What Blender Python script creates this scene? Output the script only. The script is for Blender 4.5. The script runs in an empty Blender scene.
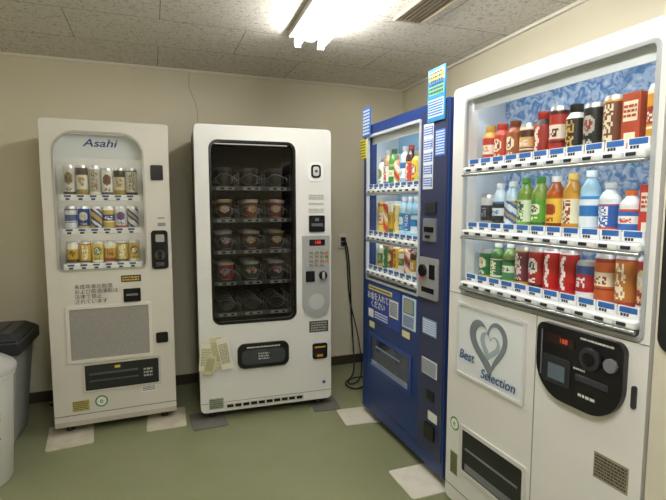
import bpy, bmesh, math, random
from mathutils import Vector
from mathutils.geometry import tessellate_polygon
random.seed(7)
sc = bpy.context.scene
col = sc.collection
R = math.radians

# ---------------------------------------------------------------- materials
def lin(c):
    if isinstance(c, str):
        c = c.lstrip('#'); c = [int(c[i:i+2], 16)/255 for i in (0, 2, 4)]
    return tuple((x/12.92 if x <= .04045 else ((x+.055)/1.055)**2.4) for x in c)
MC = {}
def M(c, rough=.4, metal=0., emit=0., noise=0., nscale=6., coat=0.):
    key = (c, rough, metal, emit, noise, nscale, coat)
    if key in MC: return MC[key]
    m = bpy.data.materials.new('mat_'+str(c).strip('#')+'_%d' % len(MC)); m.use_nodes = True
    nt = m.node_tree; b = nt.nodes['Principled BSDF']; l = lin(c)
    b.inputs['Base Color'].default_value = (*l, 1)
    b.inputs['Roughness'].default_value = rough
    b.inputs['Metallic'].default_value = metal
    if coat: b.inputs['Coat Weight'].default_value = coat
    if emit:
        b.inputs['Emission Color'].default_value = (*l, 1)
        b.inputs['Emission Strength'].default_value = emit
    if noise:
        tc = nt.nodes.new('ShaderNodeTexCoord'); n = nt.nodes.new('ShaderNodeTexNoise')
        n.inputs['Scale'].default_value = nscale; n.inputs['Detail'].default_value = 5
        r = nt.nodes.new('ShaderNodeValToRGB')
        r.color_ramp.elements[0].position = .3; r.color_ramp.elements[1].position = .7
        r.color_ramp.elements[0].color = tuple(max(0, x*(1-noise)) for x in l)+(1,)
        r.color_ramp.elements[1].color = tuple(min(1, x*(1+noise*.5)) for x in l)+(1,)
        nt.links.new(tc.outputs['Object'], n.inputs['Vector'])
        nt.links.new(n.outputs['Fac'], r.inputs['Fac']); nt.links.new(r.outputs['Color'], b.inputs['Base Color'])
    MC[key] = m
    return m

def glass_mat(name, tint=(1, 1, 1), gl=.06):
    m = bpy.data.materials.new(name); m.use_nodes = True; nt = m.node_tree; nt.nodes.clear()
    o = nt.nodes.new('ShaderNodeOutputMaterial'); mx = nt.nodes.new('ShaderNodeMixShader')
    t = nt.nodes.new('ShaderNodeBsdfTransparent'); g = nt.nodes.new('ShaderNodeBsdfGlossy')
    t.inputs['Color'].default_value = (*tint, 1); g.inputs['Roughness'].default_value = .03
    mx.inputs[0].default_value = gl
    nt.links.new(t.outputs[0], mx.inputs[1]); nt.links.new(g.outputs[0], mx.inputs[2]); nt.links.new(mx.outputs[0], o.inputs[0])
    return m
GLASS = glass_mat('clear_glass', (.98, .99, .99), .04)
GLASSD = glass_mat('tinted_glass', (.74, .74, .74), .035)

# ---------------------------------------------------------------- mesh helpers
def finish(name, bm, mats, parent=None, bevel=0., smooth=True, recalc=True, ang=35):
    if recalc: bmesh.ops.recalc_face_normals(bm, faces=bm.faces)
    me = bpy.data.meshes.new(name); bm.to_mesh(me); bm.free()
    for m in (mats if isinstance(mats, (list, tuple)) else [mats]): me.materials.append(m)
    if smooth:
        for p in me.polygons: p.use_smooth = True
        me.set_sharp_from_angle(angle=R(ang))
    ob = bpy.data.objects.new(name, me); col.objects.link(ob)
    if parent: ob.parent = parent
    if bevel:
        md = ob.modifiers.new('bevel', 'BEVEL'); md.width = bevel; md.segments = 2
        md.limit_method = 'ANGLE'; md.angle_limit = R(50); md.harden_normals = True
    return ob

def rr(x0, z0, x1, z1, r=0., n=6):
    if not isinstance(r, (list, tuple)): r = [r]*4       # bl, br, tr, tl
    pts = []
    for (cx, cz, sx, sz, a0, rad) in ((x0, z0, 1, 1, 180, r[0]), (x1, z0, -1, 1, 270, r[1]), (x1, z1, -1, -1, 0, r[2]), (x0, z1, 1, -1, 90, r[3])):
        if rad <= 0: pts.append((cx, cz)); continue
        ox, oz = cx+sx*rad, cz+sz*rad
        for i in range(n+1):
            a = R(a0+90*i/n); pts.append((ox+rad*math.cos(a), oz+rad*math.sin(a)))
    return pts
def circ(x, z, r, n=24, rz=None):
    rz = rz or r
    return [(x+r*math.cos(2*math.pi*i/n), z+rz*math.sin(2*math.pi*i/n)) for i in range(n)]

def plate(name, parent, mat, out, y0, y1, holes=(), bevel=0.):
    loops = [out]+list(holes)
    tris = tessellate_polygon([[Vector((x, z, 0)) for x, z in l] for l in loops])
    bm = bmesh.new()
    flat = [p for l in loops for p in l]
    f = [bm.verts.new((x, y0, z)) for x, z in flat]; b = [bm.verts.new((x, y1, z)) for x, z in flat]
    for t in tris:
        try:
            bm.faces.new([f[i] for i in t]); bm.faces.new([b[i] for i in reversed(t)])
        except ValueError: pass
    k = 0
    for l in loops:
        n = len(l)
        for i in range(n):
            a, c = k+i, k+(i+1) % n
            bm.faces.new([f[a], f[c], b[c], b[a]])
        k += n
    return finish(name, bm, mat, parent, bevel)

def boxes(name, parent, mat, lst, bevel=0.):
    bm = bmesh.new()
    for (x0, x1, y0, y1, z0, z1) in lst:
        v = [bm.verts.new(p) for p in ((x0, y0, z0), (x1, y0, z0), (x1, y1, z0), (x0, y1, z0), (x0, y0, z1), (x1, y0, z1), (x1, y1, z1), (x0, y1, z1))]
        for q in ((0, 1, 5, 4), (1, 2, 6, 5), (2, 3, 7, 6), (3, 0, 4, 7), (4, 5, 6, 7), (3, 2, 1, 0)):
            bm.faces.new([v[i] for i in q])
    return finish(name, bm, mat, parent, bevel, smooth=bool(bevel))

def cylx(name, parent, mat, x0, x1, y, z, r, n=16):       # cylinder along local x
    bm = bmesh.new(); A = []; B = []
    for i in range(n):
        a = 2*math.pi*i/n
        A.append(bm.verts.new((x0, y+r*math.cos(a), z+r*math.sin(a)))); B.append(bm.verts.new((x1, y+r*math.cos(a), z+r*math.sin(a))))
    for i in range(n): bm.faces.new([A[i], A[(i+1) % n], B[(i+1) % n], B[i]])
    bm.faces.new(A); bm.faces.new(B)
    return finish(name, bm, mat, parent)

def lathe(name, parent, prof, mats, pat=None, loc=(0, 0, 0), n=36, zlo=None, zhi=None, rot=0):
    bm = bmesh.new(); rings = []
    for r, z, _ in prof:
        if r < 1e-5: rings.append([bm.verts.new((0, 0, z))])
        else: rings.append([bm.verts.new((r*math.cos(2*math.pi*i/n), r*math.sin(2*math.pi*i/n), z)) for i in range(n)])
    for k in range(len(prof)-1):
        A, B = rings[k], rings[k+1]; mi = prof[k][2]; zc = (prof[k][1]+prof[k+1][1])/2
        for i in range(n):
            j = (i+1) % n
            if len(A) == 1 and len(B) == 1: continue
            vs = [A[0], B[j], B[i]] if len(A) == 1 else ([A[i], A[j], B[0]] if len(B) == 1 else [A[i], A[j], B[j], B[i]])
            f = bm.faces.new(vs); f.material_index = mi
            if pat and mi == 0:
                th = math.atan2(math.sin(2*math.pi*(i+.5)/n+math.pi/2+rot), math.cos(2*math.pi*(i+.5)/n+math.pi/2+rot))
                zf = (zc-zlo)/(zhi-zlo)
                q = pat(th, zf)
                if q is not None: f.material_index = q
    ob = finish(name, bm, mats, parent, ang=50)
    ob.location = loc
    return ob

def text(parent, s, x, z, size, mat, y=-.002, ext=.0004, rotz=0, name='lettering', align='CENTER', sx=1., off=0., shear=0.):
    cu = bpy.data.curves.new(name, 'FONT'); cu.body = s; cu.size = size; cu.extrude = ext
    cu.offset = off; cu.shear = shear
    cu.align_x = align; cu.align_y = 'CENTER'
    cu.materials.append(mat)
    ob = bpy.data.objects.new(name, cu); col.objects.link(ob); ob.parent = parent
    ob.location = (x, y, z); ob.rotation_euler = (R(90), rotz, 0); ob.scale = (sx, 1, 1)
    return ob

def tube(name, pts, r, mat, parent=None):
    cu = bpy.data.curves.new(name, 'CURVE'); cu.dimensions = '3D'; cu.bevel_depth = r; cu.bevel_resolution = 3
    s = cu.splines.new('NURBS'); s.points.add(len(pts)-1)
    for p, q in zip(s.points, pts): p.co = (*q, 1)
    s.use_endpoint_u = True; s.order_u = 3
    cu.materials.append(mat)
    ob = bpy.data.objects.new(name, cu); col.objects.link(ob)
    if parent: ob.parent = parent
    return ob

def empty(name, loc=(0, 0, 0), rz=0):
    e = bpy.data.objects.new(name, None); col.objects.link(e); e.location = loc; e.rotation_euler = (0, 0, R(rz)); e.empty_display_size = .1
    return e

# ---------------------------------------------------------------- products
def pattern(style, seed):
    rnd = random.Random(seed); cells = {}
    ph = rnd.random()
    def cell(i, j, p=.55):
        if (i, j) not in cells: cells[(i, j)] = rnd.random() < p
        return cells[(i, j)]
    def f(th, zf):
        a = abs(th)
        if style == 'oval':
            d = (th/.75)**2+((zf-.6)/.22)**2
            if d < 1: return (2 if (cell(int((th+4)*6), int(zf*18), .5) and d < .55) else 1)
            if zf < .1: return 2
            if .14 < zf < .28 and a < .5: return 1 if cell(int((th+4)*6), int(zf*22)+50) else None
            return None
        if style == 'band':
            if .35 < zf < .68: return 2 if (.42 < zf < .61 and a < .75 and cell(int((th+4)*6), int(zf*20))) else 1
            if zf > .9 or .28 < zf < .31: return 2
            return None
        if style == 'text':
            if a < .5 and .12 < zf < .9: return 1 if cell(int((th+4)*6), int(zf*18)) else None
            return 2 if (zf < .08 or zf > .94) else None
        if style == 'diag':
            s_ = math.sin(zf*9+th*2.2+ph*6)
            return 1 if s_ > .35 else (2 if s_ < -.8 else None)
        if style == 'top':
            if zf > .72: return 1
            if zf < .2: return 2
            if a < .5 and .3 < zf < .62: return 2 if cell(int((th+4)*6), int(zf*18)) else None
            return None
        if style == 'swoosh':
            c = .12*math.sin(zf*16)
            if abs(th-c) < .2 and .1 < zf < .92: return 1
            return 2 if zf > .95 else None
        if style == 'cuplabel':
            if zf > .86: return None
            if .22 < zf < .72 and a < .95:
                d = ((th)/.8)**2+((zf-.48)/.2)**2
                if d < 1: return 2 if cell(int((th+4)*6), int(zf*14), .45) else None
            return 1
        return None
    return f

def ring(prof, r0, z0, r1, z1, mi, n):
    for i in range(n):
        t = i/n; prof.append((r0+(r1-r0)*t, z0+(z1-z0)*t, mi))
def product(parent, kind, x, y, z, cols, style='band', h=.122, r=.032, seed=0):
    mats = [M(cols[0], .3), M(cols[1], .3), M(cols[2], .3), M(cols[3] if len(cols) > 3 else '#c9c9c9', .3, .7 if len(cols) <= 3 else 0), M(cols[4] if len(cols) > 4 else cols[0], .12)]
    p = []
    if kind == 'can':
        p = [(0, 0, 3), (r*.78, 0, 3), (r*.8, .002, 3)]
        ring(p, r, .009, r, h-.014, 0, 22)
        p += [(r, h-.014, 3), (r*.86, h-.003, 3), (r*.86, h, 3), (r*.78, h-.003, 3), (0, h-.003, 3)]
        zlo, zhi = .009, h-.014
    elif kind == 'bottle':
        p = [(0, 0, 4), (r*.8, 0, 4), (r*.97, .006, 4), (r*.97, h*.08, 4), (r*.93, h*.10, 4)]
        ring(p, r, h*.12, r, h*.60, 0, 20)
        p += [(r, h*.60, 4), (r*.93, h*.63, 4), (r*.98, h*.66, 4), (r*.9, h*.73, 4), (r*.72, h*.79, 4), (r*.5, h*.85, 4), (r*.42, h*.88, 4)]
        p += [(r*.42, h*.89, 3), (r*.5, h*.9, 3), (r*.5, h, 3), (0, h, 3)]
        zlo, zhi = h*.12, h*.60
    elif kind == 'botcan':
        p = [(0, 0, 3), (r*.8, 0, 3)]
        ring(p, r, .006, r, h*.72, 0, 20); ring(p, r, h*.72, r*.6, h*.84, 0, 4)
        p += [(r*.6, h*.84, 3), (r*.64, h*.85, 3), (r*.64, h, 3), (0, h, 3)]
        zlo, zhi = .006, h*.75
    elif kind == 'cup':
        p = [(0, 0, 3), (r*.72, 0, 3)]
        ring(p, r*.74, .004, r*.97, h*.94, 0, 16)
        p += [(r*1.05, h*.94, 3), (r*1.05, h, 3), (0, h, 3)]
        zlo, zhi = .004, h*.94
    nm = {'can': 'drink_can', 'bottle': 'drink_bottle', 'botcan': 'aluminium_bottle', 'cup': 'noodle_cup'}[kind]
    return lathe(nm, parent, p, mats, pattern(style, seed), (x, y, z), zlo=zlo, zhi=zhi)
def carton(parent, x, y, z, cols, w=.075, h=.15, d=.05):
    boxes('drink_pack', parent, M(cols[0], .35), [(x-w/2, x+w/2, y-d/2, y+d/2, z, z+h)], .003)
    boxes('pack_label', parent, M(cols[1], .35), [(x-w*.38, x+w*.38, y-d/2-.001, y-d/2, z+h*.5, z+h*.85), (x-w*.3, x+w*.3, y-d/2-.001, y-d/2, z+h*.12, z+h*.3)])
    pseudo(parent, x-w*.34, z+h*.55, x+w*.34, z+h*.8, 3, M(cols[0], .35), y=y-d/2-.0025, seed=int(x*1000))

# ---------------------------------------------------------------- room
H = 2.32
A = Vector((.593, 4.179)); e1 = Vector((-.9354, -.3535)); e2 = Vector((.309, -.951))
B = A+3.4*e1; C = B+5.7*e2; D = A+5.7*e2

def wall_mat():
    m = bpy.data.materials.new('painted_plaster'); m.use_nodes = True; nt = m.node_tree; b = nt.nodes['Principled BSDF']
    tc = nt.nodes.new('ShaderNodeTexCoord'); n = nt.nodes.new('ShaderNodeTexNoise'); n.inputs['Scale'].default_value = 1.6; n.inputs['Detail'].default_value = 6
    r = nt.nodes.new('ShaderNodeValToRGB'); r.color_ramp.elements[0].position = .3; r.color_ramp.elements[1].position = .75
    r.color_ramp.elements[0].color = (*lin('#dad3bb'), 1); r.color_ramp.elements[1].color = (*lin('#e1dbc5'), 1)
    n2 = nt.nodes.new('ShaderNodeTexNoise'); n2.inputs['Scale'].default_value = 180
    bp = nt.nodes.new('ShaderNodeBump'); bp.inputs['Strength'].default_value = .08; bp.inputs['Distance'].default_value = .002
    L = nt.links.new
    L(tc.outputs['Object'], n.inputs['Vector']); L(tc.outputs['Object'], n2.inputs['Vector']); L(n.outputs['Fac'], r.inputs['Fac'])
    L(r.outputs['Color'], b.inputs['Base Color']); L(n2.outputs['Fac'], bp.inputs['Height']); L(bp.outputs['Normal'], b.inputs['Normal'])
    b.inputs['Roughness'].default_value = .7
    return m
def ceil_mat():
    m = bpy.data.materials.new('ceiling_board'); m.use_nodes = True; nt = m.node_tree; b = nt.nodes['Principled BSDF']; L = nt.links.new
    tc = nt.nodes.new('ShaderNodeTexCoord')
    br = nt.nodes.new('ShaderNodeTexBrick'); br.inputs['Scale'].default_value = 1; br.inputs['Brick Width'].default_value = .91
    br.inputs['Row Height'].default_value = .455; br.inputs['Mortar Size'].default_value = .0025; br.inputs['Mortar Smooth'].default_value = 0
    br.inputs['Color1'].default_value = (1, 1, 1, 1); br.inputs['Color2'].default_value = (.96, .96, .96, 1); br.inputs['Mortar'].default_value = (.42, .4, .37, 1)
    n = nt.nodes.new('ShaderNodeTexNoise'); n.inputs['Scale'].default_value = 55; n.inputs['Detail'].default_value = 3; n.inputs['Distortion'].default_value = 1.2
    r = nt.nodes.new('ShaderNodeValToRGB'); r.color_ramp.elements[0].position = .36; r.color_ramp.elements[1].position = .46
    r.color_ramp.elements[0].color = (*lin('#bdb7ac'), 1); r.color_ramp.elements[1].color = (*lin('#e9e4da'), 1)
    mx = nt.nodes.new('ShaderNodeMix'); mx.data_type = 'RGBA'; mx.blend_type = 'MULTIPLY'; mx.inputs[0].default_value = 1
    bp = nt.nodes.new('ShaderNodeBump'); bp.inputs['Strength'].default_value = .3; bp.inputs['Distance'].default_value = .003
    L(tc.outputs['Object'], br.inputs['Vector']); L(tc.outputs['Object'], n.inputs['Vector']); L(n.outputs['Fac'], r.inputs['Fac'])
    L(r.outputs['Color'], mx.inputs[6]); L(br.outputs['Color'], mx.inputs[7]); L(mx.outputs[2], b.inputs['Base Color'])
    L(n.outputs['Fac'], bp.inputs['Height']); L(bp.outputs['Normal'], b.inputs['Normal']); b.inputs['Roughness'].default_value = .85
    return m
def floor_mat():
    m = bpy.data.materials.new('green_vinyl_floor'); m.use_nodes = True; nt = m.node_tree; b = nt.nodes['Principled BSDF']; L = nt.links.new
    tc = nt.nodes.new('ShaderNodeTexCoord'); n = nt.nodes.new('ShaderNodeTexNoise'); n.inputs['Scale'].default_value = 2.2; n.inputs['Detail'].default_value = 8; n.inputs['Roughness'].default_value = .65
    r = nt.nodes.new('ShaderNodeValToRGB'); r.color_ramp.elements[0].position = .25; r.color_ramp.elements[1].position = .75
    r.color_ramp.elements[0].color = (*lin('#7c8060'), 1); r.color_ramp.elements[1].color = (*lin('#898c6c'), 1)
    n2 = nt.nodes.new('ShaderNodeTexNoise'); n2.inputs['Scale'].default_value = 5; n2.inputs['Detail'].default_value = 4
    r2 = nt.nodes.new('ShaderNodeMapRange'); r2.inputs['To Min'].default_value = .27; r2.inputs['To Max'].default_value = .36
    L(tc.outputs['Object'], n.inputs['Vector']); L(tc.outputs['Object'], n2.inputs['Vector']); L(n.outputs['Fac'], r.inputs['Fac'])
    L(r.outputs['Color'], b.inputs['Base Color']); L(n2.outputs['Fac'], r2.inputs['Value']); L(r2.outputs['Result'], b.inputs['Roughness'])
    return m
WM, CM, FM = wall_mat(), ceil_mat(), floor_mat()

def slab(name, p, q, t, z0, z1, mat, inner=0.):
    d = (q-p).normalized(); n = Vector((-d.y, d.x))
    if n.dot((A+C)/2-p) > 0: n = -n
    a, b_ = p-n*inner, q-n*inner
    pts = [a, b_, b_+n*t, a+n*t]
    bm = bmesh.new()
    lo = [bm.verts.new((v.x, v.y, z0)) for v in pts]; hi = [bm.verts.new((v.x, v.y, z1)) for v in pts]
    bm.faces.new(lo); bm.faces.new(hi)
    for i in range(4): bm.faces.new([lo[i], lo[(i+1) % 4], hi[(i+1) % 4], hi[i]])
    return finish(name, bm, mat, smooth=False)
for nm, p, q in (('back', A, B), ('left', B, C), ('front', C, D), ('right', D, A)):
    slab('wall_'+nm, p, q, .1, 0, H, WM)
    dd = (q-p).normalized()*.002
    slab('baseboard_'+nm, p+dd, q-dd, .012, 0.001, .075, M('#3d3328', .5), inner=.0125)
for i, (p, q) in enumerate(((A, B), (D, A), (B, C), (C, D))):
    slab('trim_%d' % (i+1), p, q, .018, H-.018, H-.001, M('#e9e4d6', .5), inner=.0185)
def hplane(name, z0, z1, mat):
    me = bmesh.new(); th = R(20.7)
    cx, cy = 0, 1.5
    def loc(v):
        x, y = v.x-cx, v.y-cy
        return (x*math.cos(th)+y*math.sin(th), -x*math.sin(th)+y*math.cos(th))
    pts = [loc(v) for v in (A, B, C, D)]
    lo = [me.verts.new((x, y, z0)) for x, y in pts]; hi = [me.verts.new((x, y, z1)) for x, y in pts]
    me.faces.new(lo); me.faces.new(hi)
    for i in range(4): me.faces.new([lo[i], lo[(i+1) % 4], hi[(i+1) % 4], hi[i]])
    ob = finish(name, me, mat, smooth=False); ob.location = (cx, cy, 0); ob.rotation_euler = (0, 0, th)
hplane('floor', -.1, 0, FM); hplane('ceiling', H, H+.1, CM)

# ---------------------------------------------------------------- ceiling lights
def fixture(loc, rz, power):
    e = empty('fluorescent_ceiling_light', loc, rz)          # local x = length, hangs from z=0 downward
    W_ = M('#c9c7c0', .5)
    bm = bmesh.new()
    prof = [(-.115, 0), (-.115, -.03), (-.10, -.034), (-.03, -.034), (.03, -.034), (.10, -.034), (.115, -.03), (.115, 0)]
    a = [bm.verts.new((0, y, z)) for y, z in prof]; b = [bm.verts.new((1.25, y, z)) for y, z in prof]
    bm.faces.new(a); bm.faces.new(b)
    for i in range(8): bm.faces.new([a[i], a[(i+1) % 8], b[(i+1) % 8], b[i]])
    finish('reflector_housing', bm, W_, e, .002)
    boxes('centre_spine', e, W_, [(.04, 1.21, -.022, .022, -.058, -.034)], .004)
    tm = M('#fffdf8', .4, emit=power)
    for k, y in enumerate((-.068, .068)):
        cylx('tube_%d' % (k+1), e, tm, .035, 1.215, y, -.068, .0145)
        boxes('socket_%d' % (k+1), e, W_, [(.005, .035, y-.018, y+.018, -.09, -.03), (1.215, 1.245, y-.018, y+.018, -.09, -.03)], .003)
    return e
fixture((-.142, 2.833, H-.0005), -72.2, 58)
fixture((-.1, .95, H-.0005), -72.2, 110)  # second fixture, out of view, added as fill light for the room

# air vent
v = empty('ceiling_air_vent', (.312, 2.598, H-.0005), 20)
vf = M('#c9bda6', .45); vd = M('#14110d', .7)
boxes('vent_back', v, vd, [(0.01, .155, -.36, -.01, -.004, -.001)])
boxes('vent_frame', v, vf, [(0, .165, -.015, 0, -.016, 0), (0, .165, -.37, -.355, -.016, 0), (0, .012, -.355, -.015, -.016, 0), (.153, .165, -.355, -.015, -.016, 0)], .002)
boxes('vent_slats', v, M('#8a7e69', .5), [(.022+i*.024, .032+i*.024, -.355, -.015, -.014, -.005) for i in range(6)])

# ---------------------------------------------------------------- machine shell
ZB, ZT = .05, 1.832
def shell(e, W, Dp, win, wr, doormat, sidemat, cav, liner, corner=.02, door_t=.06, linermat=None):
    x0, z0, x1, z1 = win
    plate('door', e, doormat, rr(0, ZB+.005, W, ZT, corner), 0, door_t, [list(reversed(rr(x0, z0, x1, z1, wr, 8)))], .006)
    plate('cabinet_front', e, linermat or sidemat, rr(.008, ZB, W-.008, ZT-.006), door_t+.002, cav, [list(reversed(rr(x0-.01, z0-.01, x1+.01, z1+.01)))])
    boxes('cabinet_body', e, sidemat, [(.006, W-.006, cav, Dp, ZB, ZT-.004), (.004, .0075, door_t+.002, cav, ZB, ZT-.004), (W-.0075, W-.004, door_t+.002, cav, ZB, ZT-.004)])
    boxes('display_back', e, liner, [(x0-.0095, x1+.0095, cav-.004, cav-.0005, z0-.0095, z1+.0095)])
    ft = M('#2b2b2b', .6)
    bm = bmesh.new()
    for fx in (.07, W-.07):
        for fy in (.07, Dp-.07):
            n = 14; a = []; b = []
            for i in range(n):
                c, s = math.cos(2*math.pi*i/n)*.022, math.sin(2*math.pi*i/n)*.022
                a.append(bm.verts.new((fx+c, fy+s, .007))); b.append(bm.verts.new((fx+c*.7, fy+s*.7, ZB)))
            bm.faces.new(a); bm.faces.new(b)
            for i in range(n): bm.faces.new([a[i], a[(i+1) % n], b[(i+1) % n], b[i]])
    finish('levelling_feet', bm, ft, e)

def pseudo(e, x0, z0, x1, z1, rows, mat, y=-.0015, seed=1):
    rnd = random.Random(seed); L = []
    rh = (z1-z0)/rows
    for r in range(rows):
        x = x0
        while x < x1-.002:
            w = rnd.uniform(.3, 1.1)*rh
            L.append((x, min(x+w, x1), y, y+.001, z0+r*rh+rh*.25, z0+r*rh+rh*.8)); x += w+rh*.25
    return boxes('small_print', e, mat, L)
BLK = M('#141416', .25); WHT = M('#ececea', .4); GRY = M('#8b8b8b', .4); SIL = M('#b9bab9', .3, .6); DK = M('#2d2e31', .45)

# ================================================================= MACHINE 1 : beer can machine
m1 = empty('beer_vending_machine', (-1.617, 2.68, 0), 22.4)
BEI = M('#d8d4ca', .45, noise=.04, nscale=3); BEI2 = M('#bdb6a6', .45)
W1 = .675
shell(m1, W1, .54, (.062, .975, .53, 1.765), [.03, .03, .12, .12], BEI, M('#a8a294', .5), .20, M('#e4e3de', .4), linermat=M('#dedcd6', .5))
plate('window_bezel', m1, M('#b3aea2', .4), rr(.056, .969, .536, 1.771, [.034, .034, .126, .126], 8), -.003, .012, [list(reversed(rr(.066, .979, .526, 1.761, [.028, .028, .116, .116], 8)))], .002)
plate('display_header', m1, M('#dfe1df', .4), rr(.066, 1.625, .526, 1.755, [0, 0, .11, .11], 8), .045, .05)
text(m1, 'Asahi', .30, 1.708, .062, M('#12307f', .4), y=.043, ext=.001, name='maker_lettering', sx=1.3, off=.0006, shear=.25)
plate('window_glass', m1, GLASS, rr(.064, .977, .528, 1.763, [.028, .028, .116, .116], 8), .024, .028)
LAMP1 = M('#fff8ec', .4, emit=7.)
boxes('display_lamp', m1, LAMP1, [(.08, .51, .052, .060, 1.628, 1.640)])
rails = [1.40, 1.205, 1.0]
r1 = [('#c9c6bd', '#8a7650', '#5a4630'), ('#d9d5c8', '#5a4a3c', '#a8863f'), ('#b9b5aa', '#8f6f3a', '#efe9da'), ('#e0ddd4', '#8a5a34', '#555555'), ('#cfc6ae', '#4a3a2c', '#a8863f'), ('#d6cfbc', '#8a7a58', '#3a302a')]
r2 = [('#dcdcda', '#3f5f94', '#777777'), ('#1f3f84', '#d6d4cc', '#c9b064'), ('#1c3a78', '#c7a755', '#e0e0dc'), ('#c9a94e', '#21407f', '#f0eee6'), ('#d4d4d0', '#1f4f9d', '#b33a32'), ('#21458a', '#d9d6cc', '#c7a755')]
r3 = [('#d0ac3e', '#efe9d2', '#5a3c1c'), ('#c9a53c', '#f3edd6', '#7d4a2b'), ('#d6bc62', '#5f7a3e', '#fffbe9'), ('#c29a3c', '#e9e2c6', '#8c3b2c'), ('#cbb058', '#f0ead0', '#44551e'), ('#c9ab5c', '#8a6a32', '#ece6cf')]
for row, (zr, lst, hh) in enumerate(zip(rails, (r1, r2, r3), (.165, .134, .132))):
    boxes('shelf', m1, WHT, [(.085, .51, .05, .17, zr, zr+.006)])
    boxes('shelf_rail', m1, M('#f4f3ef', .35), [(.085, .51, .03, .05, zr-.022, zr+.012)], .004)
    if row < 2: boxes('shelf_fill_light', m1, LAMP1, [(.09, .505, .052, .056, zr-.018, zr-.008)])  # added glowing strip hidden by the rail, brightens the cans below
    boxes('price_tags', m1, M('#35507e', .5), [(.105+i*.066, .14+i*.066, .0285, .03, zr-.002, zr+.009) for i in range(6)])
    boxes('select_buttons', m1, DK, [(.112+i*.066, .133+i*.066, .0275, .03, zr-.018, zr-.008) for i in range(6)])
    for i, c in enumerate(lst):
        h_ = hh*(1.07 if (row == 0 and i < 3) else 1)
        product(m1, 'can', .128+i*.067, .098, zr+.0065, c, ['oval', 'band', 'top', 'oval', 'text', 'diag'][(i*2+row) % 6], h_, .0325, seed=i+row*10)
plate('price_display', m1, BLK, rr(.57, 1.50, .64, 1.59, .008), -.006, .0, bevel=.002)
boxes('sticker', m1, GRY, [(.60, .645, -.001, .0, 1.225, 1.245), (.60, .64, -.001, 0, 1.27, 1.278)])
plate('coin_unit', m1, BLK, rr(.56, .965, .655, 1.20, .02), -.01, 0, bevel=.003)
plate('coin_slot_plate', m1, SIL, rr(.585, 1.13, .635, 1.175, .008), -.014, -.01)
plate('lock_ring', m1, M('#55565a', .3, .5), circ(.607, 1.05, .03), -.022, -.01, bevel=.002)
plate('lock_core', m1, BLK, rr(.598, 1.022, .616, 1.078, .006), -.034, -.022, bevel=.002)
plate('coin_lever', m1, M('#444548', .35), rr(.585, .985, .63, 1.005, .008), -.02, -.01)
boxes('notice_strip', m1, M('#3a332c', .4), [(.385, .495, -.0015, 0, .895, .935)])
pseudo(m1, .392, .90, .488, .93, 2, M('#d8b84e', .4), y=-.003, seed=50)
text(m1, '未成年者の飲酒\nおよび飲酒運転は\n法律で禁止\nされています', .135, .835, .029, M('#3d3a34', .5), y=-.001, align='LEFT', name='warning_lettering')
plate('bill_slot', m1, BLK, rr(.395, .775, .49, .855, .006), -.008, 0, bevel=.002)
boxes('bill_mouth', m1, M('#6b6c70', .3), [(.41, .475, -.012, -.008, .812, .824)])
plate('advert_frame', m1, M('#e0dcd3', .4), rr(.085, .432, .548, .768, .012), -.008, 0, [list(reversed(rr(.103, .45, .53, .75, .006)))], .003)
boxes('advert_panel', m1, M('#9a9791', .3, noise=.12, nscale=90), [(.1, .533, -.003, 0, .447, .753)])
plate('delivery_frame', m1, M('#c5c0b3', .4), rr(.155, .245, .59, .425, .012), -.006, 0, [list(reversed(rr(.168, .258, .577, .412, .008)))], .002)
boxes('delivery_flap', m1, M('#26272a', .2), [(.168, .577, -.003, 0, .258, .412)])
boxes('delivery_slots', m1, M('#4b4d50', .3), [(.19, .46, -.006, -.003, .35, .362), (.19, .46, -.006, -.003, .31, .318)])
boxes('flap_label', m1, M('#d9c44a', .4), [(.33, .36, -.005, -.003, .38, .395)])
pseudo(m1, .49, .30, .54, .36, 3, M('#a9a9a6', .4), y=-.005, seed=51)
plate('coin_return', m1, BLK, rr(.568, .505, .638, .57, .01), -.008, 0, bevel=.002)
boxes('inspection_sticker', m1, M('#bdb066', .5), [(.095, .185, -.001, 0, .14, .205)])
pseudo(m1, .1, .145, .18, .2, 5, M('#55502f', .5), seed=3)
plate('eco_sticker', m1, M('#2f7a4c', .5), circ(.25, .185, .035), -.001, 0)
plate('eco_sticker_core', m1, M('#e6e9dd', .5), circ(.25, .185, .027), -.002, -.001)
text(m1, 'e', .25, .187, .045, M('#2f7a4c', .5), y=-.0025)
boxes('code_label', m1, WHT, [(.475, .56, -.001, 0, .205, .255)])
pseudo(m1, .48, .21, .555, .25, 4, DK, seed=5)
boxes('skirt_seam', m1, M('#6d685c', .6), [(.0, W1, -.0008, .0005, .118, .122)])
boxes('kick_plate', m1, BEI2, [(.0, W1, -.004, .0, ZB+.005, .085)], .002)

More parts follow.
